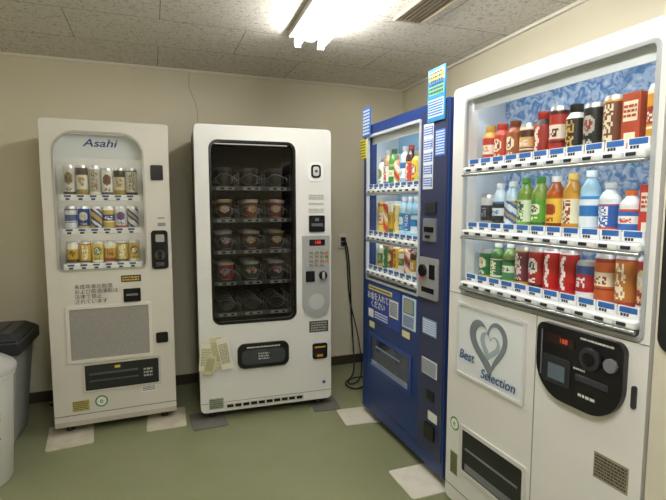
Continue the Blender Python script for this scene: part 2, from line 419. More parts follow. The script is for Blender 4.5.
# ================================================================= MACHINE 2 : cup noodle machine
m2 = empty('cup_noodle_vending_machine', (-.822, 2.879, 0), 18.0)
W2 = .851
WH2 = M('#e2e1dd', .45, noise=.03, nscale=3)
shell(m2, W2, .66, (.088, .616, .611, 1.739), .05, WH2, M('#4b4a48', .5), .46, M('#0f0f11', .5), corner=.03, door_t=.07, linermat=M('#161618', .5))
plate('window_bezel', m2, M('#101012', .25), rr(.083, .611, .616, 1.744, .055, 8), -.003, .02, [list(reversed(rr(.098, .626, .601, 1.729, .045, 8)))], .002)
plate('window_glass', m2, GLASSD, rr(.092, .62, .607, 1.735, .045, 8), .025, .03)
boxes('display_lamp', m2, M('#fff8ec', .4, emit=1.0), [(.12, .58, .085, .095, 1.728, 1.733)])
rails2 = [1.455, 1.255, 1.055, .855, .655]
cupc = [('#e8e2d4', '#8c3226', '#e2b45a', '#dddbd4'), ('#e2dccc', '#5c3020', '#c9983a', '#dddbd4'), ('#eceae2', '#b03226', '#2c5f94', '#e2e0da'), ('#d9b468', '#4a241a', '#e9e6dd', '#d8d6cf'), ('#e2dccc', '#2f5c3c', '#b23a30', '#dddbd4'), ('#ece4d0', '#7c2a22', '#d9a63a', '#d8d6cf'), ('#d8d4ca', '#3a3a44', '#c23a2c', '#d8d6cf')]
for ri, zr in enumerate(rails2):
    boxes('tray', m2, M('#2a2b2d', .4, .4), [(.095, .604, .09, .44, zr, zr+.004)])
    boxes('tray_rail', m2, M('#5f6164', .35, .5), [(.095, .604, .075, .088, zr-.012, zr+.014)], .002)
    boxes('price_cards', m2, M('#b4b3ad', .4), [(c-.055, c+.055, .073, .075, zr-.010, zr+.010) for c in (.185, .35, .515)])
    boxes('card_marks', m2, M('#1f2022', .4), [(c-.03, c-.006, .072, .073, zr-.006, zr+.006) for c in (.185, .35, .515)]+[(c+.02, c+.04, .072, .073, zr-.006, zr+.006) for c in (.185, .35, .515)])
    xs = (.102, .268, .432, .598)
    boxes('wire_dividers', m2, M('#a5a7a9', .3, .7), [(x-.0015, x+.0015, .09+k*.1, .094+k*.1, zr, zr+.09) for x in xs for k in range(3)] + [(x-.0015, x+.0015, .09, .42, zr+.09, zr+.093) for x in xs] + [(x-.0015, x+.0015, .09, .42, zr+.045, zr+.047) for x in xs])
    for ci, c in enumerate((.185, .35, .515)):
        if ri < 4:
            for k, (dx, yy) in enumerate(((0, .16), (0, .27), (0, .375))):
                cc = cupc[(ri*3+ci*2+k) % 7]
                if ri == 0: cc = ('#4d4c49', '#3a2c28', '#4a453a', '#5c5b57')  # dimness of the top row put into the cup colours
                ob = product(m2, 'cup', c+dx, yy, zr+.012, cc, 'cuplabel', .115, .054, seed=ri*9+ci*3+k)
                ob.rotation_euler = (R(-8), R((ci-1)*3), R(14*((ri+ci+k) % 3-1)))
        tube('spiral', [(c+.07*math.cos(a*1.57), .095+a*.014, zr+.058+.052*math.sin(a*1.57)) for a in range(0, 25)], .0022, M('#b4b5b7', .3, .8), m2)
plate('lock_frame', m2, WHT, rr(.695, 1.50, .80, 1.625, .03), -.004, 0, bevel=.002)
plate('lock_recess', m2, BLK, rr(.716, 1.525, .780, 1.608, .02), -.008, -.004)
plate('lock_handle', m2, M('#d9d9d6', .3, .3), rr(.728, 1.537, .768, 1.596, .012), -.012, -.008, bevel=.002)
plate('lock_cylinder', m2, M('#55565a', .3, .6), circ(.748, 1.567, .009), -.016, -.012)
boxes('labels', m2, M('#bfbdb5', .5), [(.70, .80, -.001, 0, 1.352, 1.368)])
pseudo(m2, .70, 1.385, .80, 1.42, 3, M('#8d8b83', .5), seed=9)
pseudo(m2, .70, 1.30, .80, 1.33, 3, M('#8d8b83', .5), seed=10)
plate('bill_reader', m2, BLK, rr(.70, 1.18, .805, 1.285, .008), -.012, 0, bevel=.003)
boxes('bill_mouth', m2, M('#76787c', .3, .5), [(.715, .79, -.018, -.012, 1.215, 1.235), (.74, .765, -.0135, -.012, 1.25, 1.268)])
plate('control_panel', m2, M('#b4b5b5', .3, .3), rr(.655, .62, .838, 1.155, [.085, .085, .01, .01], 10), -.012, 0, bevel=.004)
boxes('digit_display', m2, BLK, [(.70, .805, -.014, -.012, 1.09, 1.13)])
text(m2, '188', .755, 1.11, .03, M('#d23a2c', .4, emit=.8), y=-.0145)
bt = []
for r_ in range(4):
    for c_ in range(3): bt.append((.70+c_*.036, .726+c_*.036, -.018, -.012, 1.055-r_*.027-.018, 1.055-r_*.027))
boxes('keypad_keys', m2, M('#8b8576', .4), bt, .002)
boxes('keypad_colour_keys', m2, M('#c2692e', .4), [(.805, .826, -.018, -.012, 1.035, 1.053), (.805, .826, -.018, -.012, .98, .998)], .002)
boxes('keypad_green_key', m2, M('#4a8a4a', .4), [(.805, .826, -.018, -.012, 1.008, 1.026)], .002)
plate('coin_slot', m2, BLK, rr(.675, .855, .735, .925, .006), -.018, -.012, bevel=.002)
plate('return_lever', m2, BLK, circ(.79, .895, .028), -.026, -.012, bevel=.003)
plate('return_lever_grip', m2, M('#d0d0cc', .3, .4), rr(.782, .872, .798, .918, .006), -.034, -.026)
plate('panel_badge', m2, M('#cfcfcd', .3, .3), circ(.747, .72, .055), -.015, -.012, bevel=.002)
boxes('model_label', m2, M('#3b3a38', .4), [(.70, .83, -.001, 0, .515, .59)])
pseudo(m2, .71, .52, .82, .585, 4, M('#a7a49a', .4), y=-.002, seed=11)
plate('coin_return', m2, BLK, rr(.72, .335, .822, .44, .015), -.01, 0, bevel=.003)
boxes('coin_return_label', m2, M('#c98e2c', .4), [(.735, .807, -.012, -.01, .41, .42), (.75, .79, -.012, -.01, .35, .365)])
plate('delivery_door', m2, BLK, rr(.23, .32, .56, .48, .045, 8), -.014, 0, bevel=.005)
plate('delivery_flap', m2, M('#3b3f43', .15), rr(.255, .345, .535, .44, .035, 8), -.017, -.014, bevel=.002)
pseudo(m2, .29, .447, .50, .462, 1, M('#d9d9d4', .4), y=-.016, seed=12)
pseudo(m2, .36, .37, .43, .42, 3, M('#a9a9a4', .4), y=-.019, seed=52)
fl = M('#e6e3cf', .5); fl2 = M('#cfcba4', .5)
for k, (x, z, w, h, rz, mm) in enumerate(((.0, .33, .075, .17, 6, fl), (.07, .35, .07, .19, -4, fl2), (.115, .33, .07, .2, -10, fl), (.03, .31, .06, .12, 14, fl2))):
    o = boxes('flyer', m2, mm, [(-w/2, w/2, -.014-.004*k, -.010-.004*k, -h/2, h/2)], .001)
    o.location = (x+w/2, 0, z+h/2); o.rotation_euler = (0, R(rz), 0)
    o2 = pseudo(m2, -w*.38, -h*.3, w*.38, h*.35, 11, M('#98946a', .5), y=-.0155-.004*k, seed=20+k)
    o2.location = (x+w/2, 0, z+h/2); o2.rotation_euler = (0, R(rz), 0)
boxes('flyer_holder', m2, M('#d4d2ca', .4), [(.0, .19, -.010, 0, .33, .40)], .002)
plate('air_grille_frame', m2, M('#cfcdc5', .4), rr(.14, .068, .66, .105, .006), -.003, 0)
boxes('air_grille', m2, BLK, [(.16+i*.05, .20+i*.05, -.005, -.003, .077, .096) for i in range(10)])
boxes('inspection_sticker', m2, M('#a5ad93', .5), [(.05, .14, -.001, 0, .075, .145)])
pseudo(m2, .055, .08, .135, .14, 5, M('#3f4a38', .5), y=-.002, seed=13)
boxes('skirt_seam', m2, M('#8d8b84', .6), [(.0, W2, -.0008, .0005, .112, .116)])
plate('round_sticker', m2, M('#3f62a8', .5), circ(.80, .17, .012), -.001, 0)

# ================================================================= drink display
LAMPD = M('#f6fbff', .4, emit=8)
def store_display(e, x0, x1, rows, rail_y=-.012, deep=.17, n=10, top=1.765, lampm=None):
    lampm = lampm or LAMPD
    boxes('header_lip', e, M('#e9edf0', .35), [(x0-.005, x1+.005, .028, .034, top-.045, top)])
    boxes('header_lamp', e, lampm, [(x0, x1, .036, .046, top-.032, top-.022)])
    for k, zr in enumerate(rows):
        boxes('shelf', e, WHT, [(x0, x1, .03, deep, zr+.012, zr+.018)])
        boxes('shelf_rail', e, M('#dcdede', .25), [(x0-.005, x1+.005, rail_y, .03, zr-.016, zr+.010)], .008)
        if k < len(rows)-1: boxes('shelf_fill_light', e, lampm, [(x0, x1, .033, .041, zr-.014, zr-.004)])  # fill strip added behind the rail to lift the dark lower rows
        w = (x1-x0)/n
        boxes('price_cards', e, M('#e0e3e4', .35), [(x0+i*w+.003, x0+(i+1)*w-.003, .006, .010, zr+.011, zr+.042) for i in range(n)])
        boxes('price_card_tints', e, M('#2f5f9f', .35), [(x0+i*w+.008, x0+(i+1)*w-.008, .005, .006, zr+.024, zr+.040) for i in range(n)])
        boxes('price_digits', e, M('#22252c', .35), [(x0+i*w+.012+j*.009, x0+i*w+.018+j*.009, .0045, .006, zr+.0135, zr+.0215) for i in range(n) for j in range(3)])
        boxes('select_buttons', e, M('#1d2430', .3), [(x0+(i+.3)*w, x0+(i+.72)*w, rail_y-.003, rail_y+.002, zr-.008, zr+.002) for i in range(n)], .002)
        boxes('sold_lamps', e, M('#b3c8d6', .3), [(x0+(i+.12)*w, x0+(i+.22)*w, rail_y-.002, rail_y+.002, zr-.007, zr+.001) for i in range(n)])
        cylx('rail_tube', e, M('#a9acae', .2, .7), x0-.005, x1+.005, rail_y+.004, zr-.021, .006)

# ================================================================= MACHINE 3 : blue drink machine
m3 = empty('blue_drink_vending_machine', (.195, 3.04, 0), -69.5)
W3 = .93
BLU = M('#18336f', .38, noise=.05, nscale=3); BLU2 = M('#2e3350', .38)
shell(m3, W3, .66, (.055, .90, .675, 1.765), .012, BLU, M('#22304f', .5), .22, M('#8fc2e2', .5), corner=.012, linermat=M('#dfe4e8', .5))
plate('window_bezel', m3, M('#c9ced2', .3, .3), rr(.045, .89, .685, 1.775, .014), -.006, .012, [list(reversed(rr(.06, .905, .67, 1.76, .01)))], .002)
plate('window_glass', m3, GLASS, rr(.056, .901, .674, 1.764), .02, .024)
rows3 = [1.435, 1.155, .945]
store_display(m3, .062, .668, rows3, n=9)
pal = [('#f2f2ee', '#3f8a4a', '#d98a2c'), ('#e8e4d8', '#c2372c', '#2f5a9a', '#e8e8e8', '#caa27a'), ('#2f8f45', '#e9e9df', '#d9c04a', '#2f7a3a', '#5a9a4a'), ('#d9822c', '#f2efe4', '#a83226'), ('#f0f0ee', '#2f6ab0', '#8ab0d4', '#f4f4f4', '#cfe4f0'), ('#b9322a', '#f1efe9', '#d9b44a', '#c03a2a', '#4a2418'), ('#e8c84a', '#a8402c', '#fafafa'), ('#4f7f3f', '#e7e7b4', '#f0f0f0', '#f0f0f0', '#7fa050'), ('#e9e9e6', '#c7452f', '#444444', '#d84a30', '#e0d0b0')]
palr2 = [('#e8c448', '#f4f0e0', '#b8672a', '#e8b030'), ('#e6bf3e', '#c63a2b', '#ffffff', '#d8d8d8'), ('#d9a93a', '#f4f0e0', '#5a7a3a', '#d0d0d0'), ('#efdc8e', '#d98a2c', '#ffffff', '#d8d8d8'), ('#3f8fc8', '#f6f6f6', '#bfdff0', '#f4f4f4', '#bfe0f2'), ('#2f6fb8', '#f6f6f6', '#a9d4ee', '#f4f4f4', '#b4dcf2'), ('#e4f0f6', '#2f7fc0', '#3f9fd0', '#f4f4f4', '#a8d4ec'), ('#3f86c4', '#eef4f8', '#2f6fb8', '#f0f0f0', '#b8dcf0'), ('#e8f0f4', '#3f7fc8', '#2f6fb8', '#f4f4f4', '#b8dcf0')]
palr3 = [('#3f8a4a', '#e8e8d0', '#f0c040'), ('#2f7a45', '#f0f0e0', '#c03028'), ('#7a4a2c', '#e8c060', '#f0f0f0'), ('#e8c03c', '#b03a28', '#f0f0f0'), ('#f0efe8', '#3f7a4a', '#c09030'), ('#d04a2c', '#f0e0c0', '#403020'), ('#c8a040', '#50301c', '#f4f0e0'), ('#3a70a8', '#f0f0f0', '#e0c040'), ('#b8342a', '#f4f4f0', '#303030')]
sty = ['oval', 'text', 'band', 'diag', 'top', 'swoosh']
for i in range(9):
    x = .062+(i+.5)*.0673
    product(m3, 'bottle' if i % 3 else 'botcan', x, .09, 1.435+.0185, pal[i], sty[i % 6], .225 if i % 3 else .19, .033, seed=100+i)
    product(m3, 'bottle' if i > 3 else 'can', x, .09, 1.155+.0185, palr2[i], sty[(i+2) % 6], .225 if i > 3 else .20, .033, seed=110+i)
    product(m3, 'can' if i % 2 else 'botcan', x, .09, .945+.0185, palr3[i], sty[(i+4) % 6], .16 if i % 2 else .17, .033, seed=120+i)
boxes('poster', m3, M('#1d3f94', .35), [(.07, .50, -.003, 0, .655, .875)])
boxes('poster_stripe', m3, M('#e3cf3d', .4), [(.09, .40, -.004, -.003, .835, .862)])
pseudo(m3, .10, .84, .39, .857, 1, M('#1d3f94', .4), y=-.005, seed=55)
text(m3, 'お金を入れて\nください', .22, .775, .048, M('#f4f4ee', .4), y=-.005)
boxes('poster_card', m3, M('#e7e7dd', .4), [(.37, .475, -.004, -.003, .72, .82), (.09, .16, -.004, -.003, .665, .715)])
pseudo(m3, .38, .73, .465, .81, 9, M('#5b6580', .4), y=-.005, seed=56)
pseudo(m3, .18, .668, .35, .715, 3, M('#cfd8f0', .4), y=-.005, seed=30)
boxes('poster_b', m3, M('#cddbe6', .4), [(.52, .66, -.003, 0, .70, .87)])
boxes('poster_b_picture', m3, M('#3a78a8', .4), [(.535, .645, -.004, -.003, .78, .86)])
pseudo(m3, .545, .785, .635, .855, 7, M('#c9c07a', .4), y=-.005, seed=57)
pseudo(m3, .535, .71, .645, .77, 8, M('#64769a', .4), y=-.005, seed=31)
boxes('small_label', m3, M('#d8d2a0', .4), [(.10, .17, -.002, 0, .60, .635), (.52, .60, -.002, 0, .645, .68)])
plate('delivery_frame', m3, M('#1c3c80', .3), rr(.10, .345, .63, .565, .012), -.008, 0, [list(reversed(rr(.125, .37, .605, .545, .006)))], .003)
boxes('delivery_flap', m3, M('#2c3646', .12), [(.12, .61, -.003, 0, .365, .55)])
boxes('delivery_tray', m3, M('#7a8a9c', .3), [(.14, .59, -.006, -.003, .37, .40), (.2, .5, -.006, -.003, .49, .50)])
plate('service_column', m3, BLU2, rr(.70, .12, .915, 1.80, .01), -.004, 0, bevel=.002)
boxes('instruction_sticker', m3, M('#e8edf2', .4), [(.715, .80, -.006, -.004, 1.43, 1.74)])
boxes('instruction_blocks', m3, M('#2c62b4', .4), [(.72, .795, -.007, -.006, 1.44+i*.06, 1.485+i*.06) for i in range(5)])
pseudo(m3, .725, 1.435, .79, 1.735, 26, M('#e2e8f4', .4), y=-.0085, seed=32)
boxes('blue_sticker', m3, M('#3a6cc0', .4), [(.82, .90, -.006, -.004, 1.58, 1.70)])
pseudo(m3, .825, 1.585, .895, 1.695, 9, M('#cfdff4', .4), y=-.0075, seed=33)
plate('bill_reader', m3, M('#8d9096', .3, .4), rr(.735, 1.18, .845, 1.29, .008), -.014, -.004, bevel=.003)
boxes('bill_mouth', m3, BLK, [(.75, .83, -.018, -.014, 1.225, 1.25), (.76, .80, -.018, -.014, 1.195, 1.21)])
boxes('card_reader', m3, M('#2a2b30', .3), [(.74, .84, -.012, -.004, 1.315, 1.37)], .003)
plate('coin_panel', m3, M('#b8babd', .3, .5), rr(.70, .90, .87, 1.10, .01), -.012, -.004, bevel=.003)
plate('coin_knob', m3, BLK, circ(.745, 1.035, .03), -.026, -.012, bevel=.003)
boxes('coin_mouth', m3, BLK, [(.80, .845, -.016, -.012, 1.0, 1.07), (.73, .84, -.014, -.012, .93, .955)])
boxes('coin_lamp', m3, M('#c23a2c', .3, emit=.6), [(.715, .73, -.015, -.012, .985, 1.0)])
boxes('guide_label', m3, WHT, [(.735, .87, -.006, -.004, .52, .60)])
pseudo(m3, .74, .525, .865, .595, 7, M('#60708c', .4), y=-.0075, seed=34)
boxes('guide_label_b', m3, M('#7f9cc8', .4), [(.735, .86, -.006, -.004, .72, .80)])
pseudo(m3, .74, .725, .855, .795, 6, M('#dfe6f2', .4), y=-.0075, seed=61)
boxes('code_label', m3, M('#0f1218', .4), [(.78, .85, -.006, -.004, .40, .45)])
boxes('white_label', m3, M('#d8d8d0', .4), [(.80, .88, -.006, 0, .30, .345)])
plate('coin_return', m3, BLK, rr(.77, .20, .86, .28, .012), -.012, 0, bevel=.003)
boxes('skirt_line', m3, M('#0d2050', .4), [(.0, .695, -.001, .0005, .125, .13)])
boxes('top_sign', m3, M('#2f7fb4', .4), [(.755, .90, -.012, -.006, 1.74, 1.98)])
boxes('top_sign_bands', m3, M('#79b85a', .4), [(.765, .89, -.013, -.012, 1.86, 1.90)])
boxes('top_sign_yellow', m3, M('#e6d748', .4), [(.765, .89, -.013, -.012, 1.92, 1.965)])
boxes('top_sign_white', m3, M('#cfe0ea', .4), [(.765, .89, -.013, -.012, 1.76, 1.84)])
pseudo(m3, .77, 1.765, .885, 1.835, 6, M('#2c5fa8', .4), y=-.0145, seed=35)
pseudo(m3, .77, 1.862, .885, 1.965, 6, M('#24407a', .4), y=-.0145, seed=36)
boxes('side_sign', m3, M('#3567b4', .4), [(.0, .11, -.012, -.006, 1.765, 1.94)])
pseudo(m3, .01, 1.775, .10, 1.93, 8, M('#dfe6ee', .4), y=-.0135, seed=37)
boxes('yellow_tab', m3, M('#e4d23c', .4), [(-.035, .045, -.01, -.006, 1.64, 1.755)])
pseudo(m3, -.03, 1.645, .04, 1.75, 6, M('#5a6a3c', .4), y=-.0115, seed=38)

# ================================================================= MACHINE 4 : white drink machine
m4 = empty('white_drink_vending_machine', (.507, 2.06, 0), -68.1)
W4 = .885
WH4 = M('#dddcd9', .42, noise=.02, nscale=3)
def icy():
    m = bpy.data.materials.new('icy_backdrop'); m.use_nodes = True; nt = m.node_tree; b = nt.nodes['Principled BSDF']; L = nt.links.new
    tc = nt.nodes.new('ShaderNodeTexCoord'); vo = nt.nodes.new('ShaderNodeTexVoronoi'); vo.inputs['Scale'].default_value = 34
    n = nt.nodes.new('ShaderNodeTexNoise'); n.inputs['Scale'].default_value = 26; n.inputs['Detail'].default_value = 6; n.inputs['Distortion'].default_value = 2
    r = nt.nodes.new('ShaderNodeValToRGB'); r.color_ramp.elements[0].color = (*lin('#f2f8fc'), 1); r.color_ramp.elements[1].color = (*lin('#5d90c8'), 1)
    r.color_ramp.elements[0].position = .1; r.color_ramp.elements[1].position = .42
    r2 = nt.nodes.new('ShaderNodeValToRGB'); r2.color_ramp.elements[0].color = (*lin('#4a7cb6'), 1); r2.color_ramp.elements[1].color = (*lin('#e2eef8'), 1)
    r2.color_ramp.elements[0].position = .40; r2.color_ramp.elements[1].position = .56
    mx = nt.nodes.new('ShaderNodeMix'); mx.data_type = 'RGBA'; mx.inputs[0].default_value = .6
    L(tc.outputs['Object'], vo.inputs['Vector']); L(tc.outputs['Object'], n.inputs['Vector']); L(vo.outputs['Distance'], r.inputs['Fac']); L(n.outputs['Fac'], r2.inputs['Fac'])
    L(r.outputs['Color'], mx.inputs[6]); L(r2.outputs['Color'], mx.inputs[7]); L(mx.outputs[2], b.inputs['Base Color'])
    return m
shell(m4, W4, .62, (.085, .995, .862, 1.775), .018, WH4, M('#9b9a96', .5), .21, icy(), corner=.02, linermat=M('#dfe6ec', .5))
plate('window_bezel', m4, M('#b4b8bb', .3, .3), rr(.078, .988, .869, 1.782, .022), -.004, .01, [list(reversed(rr(.09, 1.0, .857, 1.77, .016)))], .002)
plate('window_glass', m4, GLASS, rr(.086, .996, .861, 1.774), .018, .022)
rows4 = [1.495, 1.245, 1.035]
store_display(m4, .10, .85, rows4, n=11, rail_y=-.022, top=1.778)
w4 = .75/11
P1 = [('botcan', ('#b8362a', '#f1e6d6', '#d9a04a', '#c9a24a'), 'band', .155), ('botcan', ('#c2452f', '#f2e2c8', '#7a2a1c', '#b83a2a'), 'oval', .155), ('botcan', ('#9a5327', '#f4e6cc', '#5a2f18', '#7a3a1c'), 'oval', .155), ('can', ('#5a3220', '#d9b070', '#f0e0c8'), 'band', .135),
      ('botcan', ('#96271f', '#e9dcc8', '#3a1a14', '#a8342a'), 'swoosh', .165), ('can', ('#a22a22', '#e9d9c8', '#401a14'), 'band', .17), ('botcan', ('#1d1b1c', '#c7a05a', '#e9e4da', '#1d1b1c'), 'text', .165), ('can', ('#201d1c', '#b3b0a8', '#8a3a2a'), 'oval', .155),
      ('can', ('#6a3a22', '#e9dcc0', '#c9963a'), 'text', .165), ('carton', ('#a8442a', '#f0e2c4'), '', .16), ('can', ('#d99a2c', '#a0301f', '#f4ead0'), 'band', .17)]
P2 = [('can', ('#23242a', '#d9d9d6', '#8a8f9a'), 'top', .135), ('bottle', ('#2a2c30', '#e4e6e8', '#4a7ab8', '#f4f4f4', '#d6e4ee'), 'band', .175), ('bottle', ('#2c5ea8', '#e8eef4', '#c8a040', '#f4f4f4', '#c4dcee'), 'diag', .18), ('bottle', ('#e4ecd0', '#2f6a34', '#7ab04a', '#3a8a3a', '#7a9a3e'), 'text', .19),
      ('bottle', ('#5fa038', '#f2f2d8', '#2c6030', '#3f8a3a', '#8aa24e'), 'oval', .19), ('bottle', ('#e8c04a', '#a83a24', '#7a4a1c', '#f0f0f0', '#b85a24'), 'oval', .19), ('bottle', ('#f0e8c8', '#8a3a24', '#d9902c', '#e8c060', '#d09638'), 'text', .195), ('bottle', ('#e8f2f8', '#2f7ac4', '#3a86c8', '#e8f0f4', '#a8d4ec'), 'band', .20),
      ('bottle', ('#2a5aa8', '#f0f2f2', '#c8442c', '#f4f4f4', '#e4ecf0'), 'text', .16), ('bottle', ('#2a66b4', '#f4f4f4', '#d84a30', '#e8702c', '#eceef0'), 'band', .135), ('carton', ('#c2382c', '#f4ecdc'), '', .15)]
P3 = [('can', ('#2f7a4a', '#e8e8d4', '#c8a03c'), 'oval', .12), ('bottle', ('#2c6e40', '#e8e8c0', '#f0f0e8', '#e8e8e0', '#5a8a4a'), 'text', .15), ('bottle', ('#3f8a50', '#e8f0d8', '#205030', '#f0f0f0', '#86a456'), 'band', .155), ('can', ('#6a2030', '#e8d8d0', '#c8a040'), 'text', .15),
      ('can', ('#a82622', '#f4eee8', '#2a2a2a'), 'oval', .15), ('can', ('#b5161a', '#f6f2ee', '#ffffff'), 'swoosh', .16), ('can', ('#b5161a', '#f6f2ee', '#e8e0d8'), 'swoosh', .16), ('can', ('#b0202a', '#3a5a9a', '#f0f0f0'), 'top', .125),
      ('can', ('#c9602c', '#f6e8c8', '#8a2a1c'), 'band', .155), ('can', ('#b8702a', '#f6ecd0', '#a0321f'), 'text', .16), ('can', ('#a3242a', '#e8d0a0', '#f0e8e0'), 'oval', .16)]
for zr, PL in ((1.495, P1), (1.245, P2), (1.035, P3)):
    for i, (k, c, st, h) in enumerate(PL):
        x = .10+(i+.5)*w4
        if k == 'carton': carton(m4, x, .085, zr+.0185, c, .056, h)
        else: product(m4, k, x, .085, zr+.0185, c, st, h, .0315, seed=200+i+int(zr*100))
boxes('advert_panel', m4, M('#d9dee1', .3), [(.07, .45, -.004, 0, .65, .945)])
plate('advert_frame', m4, M('#d2d3d3', .3), rr(.064, .644, .456, .951, .008), -.008, 0, [list(reversed(rr(.076, .656, .444, .939, .004)))], .002)
def heart(cx, cz, s, n=48, k=1.15, ph=0.):
    L = []
    for i in range(n):
        t = 2*math.pi*i/n
        x, z = s*16*math.sin(t)**3/16, k*s*(13*math.cos(t)-5*math.cos(2*t)-2*math.cos(3*t)-math.cos(4*t))/16
        L.append((cx+x*math.cos(ph)-z*math.sin(ph), cz+x*math.sin(ph)+z*math.cos(ph)))
    return L
plate('heart_ring', m4, M('#7b848b', .25, .1), heart(.262, .815, .108, ph=.1), -.0065, -.004, [list(reversed(heart(.27, .822, .078, ph=.16)))])
plate('heart_core', m4, M('#9fb0ba', .25, .1), heart(.27, .812, .055, ph=-.15), -.006, -.004, [list(reversed(heart(.275, .822, .036, ph=-.15)))])
text(m4, 'Best', .135, .735, .055, M('#2c4f86', .35), y=-.0075, name='advert_lettering', shear=.2, off=.0004)
text(m4, 'Selection', .32, .692, .052, M('#2c4f86', .35), y=-.0075, name='advert_lettering_b', shear=.2, off=.0004)
SX = .03
plate('payment_console', m4, M('#121214', .18), rr(.49+SX, .735, .80+SX, .975, [.11, .11, .03, .03], 10), -.02, 0, bevel=.006)
plate('console_recess', m4, M('#26272b', .2), rr(.52+SX, .785, .63+SX, .875, .01), -.023, -.02, bevel=.002)
boxes('console_screen', m4, M('#55646c', .15), [(.545+SX, .61+SX, -.0245, -.023, .80, .85)])
plate('coin_dial', m4, M('#2b2c30', .25), circ(.70+SX, .905, .034), -.032, -.02, bevel=.003)
plate('coin_dial_core', m4, M('#0c0c0e', .2), circ(.70+SX, .905, .02), -.036, -.032, bevel=.002)
plate('coin_button', m4, M('#6a6c72', .3), circ(.765+SX, .905, .02), -.03, -.02, bevel=.002)
boxes('console_slot', m4, M('#3c3e44', .3, .4), [(.65+SX, .76+SX, -.024, -.02, .825, .845)], .002)
boxes('console_display', m4, M('#2a1614', .2), [(.53+SX, .64+SX, -.0225, -.02, .915, .945)])
text(m4, '188', .60+SX, .93, .022, M('#c8502c', .4, emit=.3), y=-.0235)
boxes('console_stripe', m4, M('#5c6066', .3), [(.51+SX, .515+SX, -.022, -.02, .80, .95)])
pseudo(m4, .66+SX, .952, .77+SX, .962, 1, M('#b9b9b4', .4), y=-.0215, seed=40)
pseudo(m4, .64+SX, .855, .68+SX, .865, 1, M('#b9b9b4', .4), y=-.0215, seed=41)
pseudo(m4, .66+SX, .775, .72+SX, .79, 1, M('#c8c8c4', .4), y=-.0215, seed=58)
plate('door_key', m4, M('#2a2a2c', .35), rr(.846, .80, .860, .865, .007), -.006, 0)
boxes('panel_seams', m4, M('#7f7e7a', .6), [(.496, .4995, -.0008, .0005, .06, .985), (.0, W4, -.0008, .0005, .983, .986)])
plate('delivery_frame', m4, M('#cfcecb', .3), rr(.10, .215, .48, .43, .012), -.006, 0, [list(reversed(rr(.118, .233, .462, .412, .008)))], .003)
boxes('delivery_flap', m4, M('#1b1d20', .12), [(.113, .467, -.003, 0, .228, .417)])
boxes('delivery_marks', m4, M('#6c6f72', .3), [(.14, .44, -.005, -.003, .24, .27), (.14, .44, -.005, -.003, .33, .338)])
boxes('notice_label', m4, M('#8f8a76', .4), [(.74, .85, -.001, 0, .545, .625)])
pseudo(m4, .745, .55, .845, .62, 7, M('#3c3a30', .4), y=-.002, seed=42)
boxes('code_sticker', m4, M('#8e8e62', .5), [(.035, .085, -.001, 0, .18, .28)])
pseudo(m4, .038, .185, .082, .275, 8, M('#4a4a2f', .4), y=-.002, seed=43)
plate('eco_sticker', m4, M('#2f7a4c', .5), circ(.06, .41, .03), -.001, 0)
plate('eco_sticker_core', m4, M('#e6e9dd', .5), circ(.06, .41, .023), -.002, -.001)
text(m4, 'e', .06, .412, .038, M('#2f7a4c', .5), y=-.0025)
plate('coin_return', m4, BLK, rr(.60, .30, .70, .38, .012), -.01, 0, bevel=.003)
boxes('kick_seam', m4, M('#7f7e7a', .6), [(.0, W4, -.0008, .0005, .118, .122)])

# ================================================================= MACHINE 5 (cut by the frame edge)
d4 = Vector((math.cos(R(-68.1)), math.sin(R(-68.1))))
p5 = Vector((.507, 2.06))+d4*.897
m5 = empty('snack_vending_machine', (p5.x, p5.y, 0), -68.1)
CR = M('#cfc9b8', .4, noise=.03)
W5 = .84
shell(m5, W5, .52, (.03, 1.0, .62, 1.76), .03, CR, M('#77736a', .5), .3, M('#2a2a2c', .5))
plate('window_bezel', m5, M('#17181a', .3), rr(.012, .98, .64, 1.78, .04), -.01, .01, [list(reversed(rr(.05, 1.02, .60, 1.74, .03)))], .003)
plate('window_glass', m5, GLASSD, rr(.04, 1.01, .61, 1.75), .014, .018)
for zr in (1.5, 1.27, 1.04):
    boxes('tray', m5, M('#55575a', .4, .4), [(.035, .615, .05, .29, zr, zr+.01)])
    for i in range(5): carton(m5, .09+i*.11, .12, zr+.0105, (('#b8442c', '#f0e0b0'), ('#3a6aa8', '#f0f0e8'), ('#c8a03a', '#8a2a1c'))[i % 3], .08, .13)
plate('keypad_panel', m5, M('#9fa0a0', .3, .4), rr(.68, .9, .80, 1.3, .02), -.01, 0, bevel=.003)
boxes('keypad_keys', m5, WHT, [(.70+c*.028, .72+c*.028, -.014, -.01, 1.1+r*.035, 1.125+r*.035) for c in range(3) for r in range(4)], .002)
plate('delivery_door', m5, BLK, rr(.10, .35, .55, .55, .03), -.012, 0, bevel=.004)
boxes('skirt_seam', m5, M('#8d8b84', .6), [(.0, W5, -.0008, .0005, .118, .122)])

# ---------------------------------------------------------------- foot mats
def mat_under(mach, x0, x1, y0, y1, c, r=.015, rz=0):
    pts = rr(x0, y0, x1, y1, r)
    bm = bmesh.new(); a = []; b = []
    cx, cy = (x0+x1)/2, (y0+y1)/2
    for x, y in pts:
        dx, dy = x-cx, y-cy; q = R(rz)
        x2, y2 = cx+dx*math.cos(q)-dy*math.sin(q), cy+dx*math.sin(q)+dy*math.cos(q)
        a.append(bm.verts.new((x2, y2, 0.0005))); b.append(bm.verts.new((x2, y2, .0065)))
    bm.faces.new(a); bm.faces.new(b); n = len(pts)
    for i in range(n): bm.faces.new([a[i], a[(i+1) % n], b[(i+1) % n], b[i]])
    ob = finish('floor_mat', bm, c)
    ob.location = mach.location; ob.rotation_euler = mach.rotation_euler
CM_ = M('#d2cbb8', .5, noise=.18, nscale=12); GM = M('#6d6a66', .6, noise=.1); WM_ = M('#dcd8ca', .4, noise=.1, nscale=14)
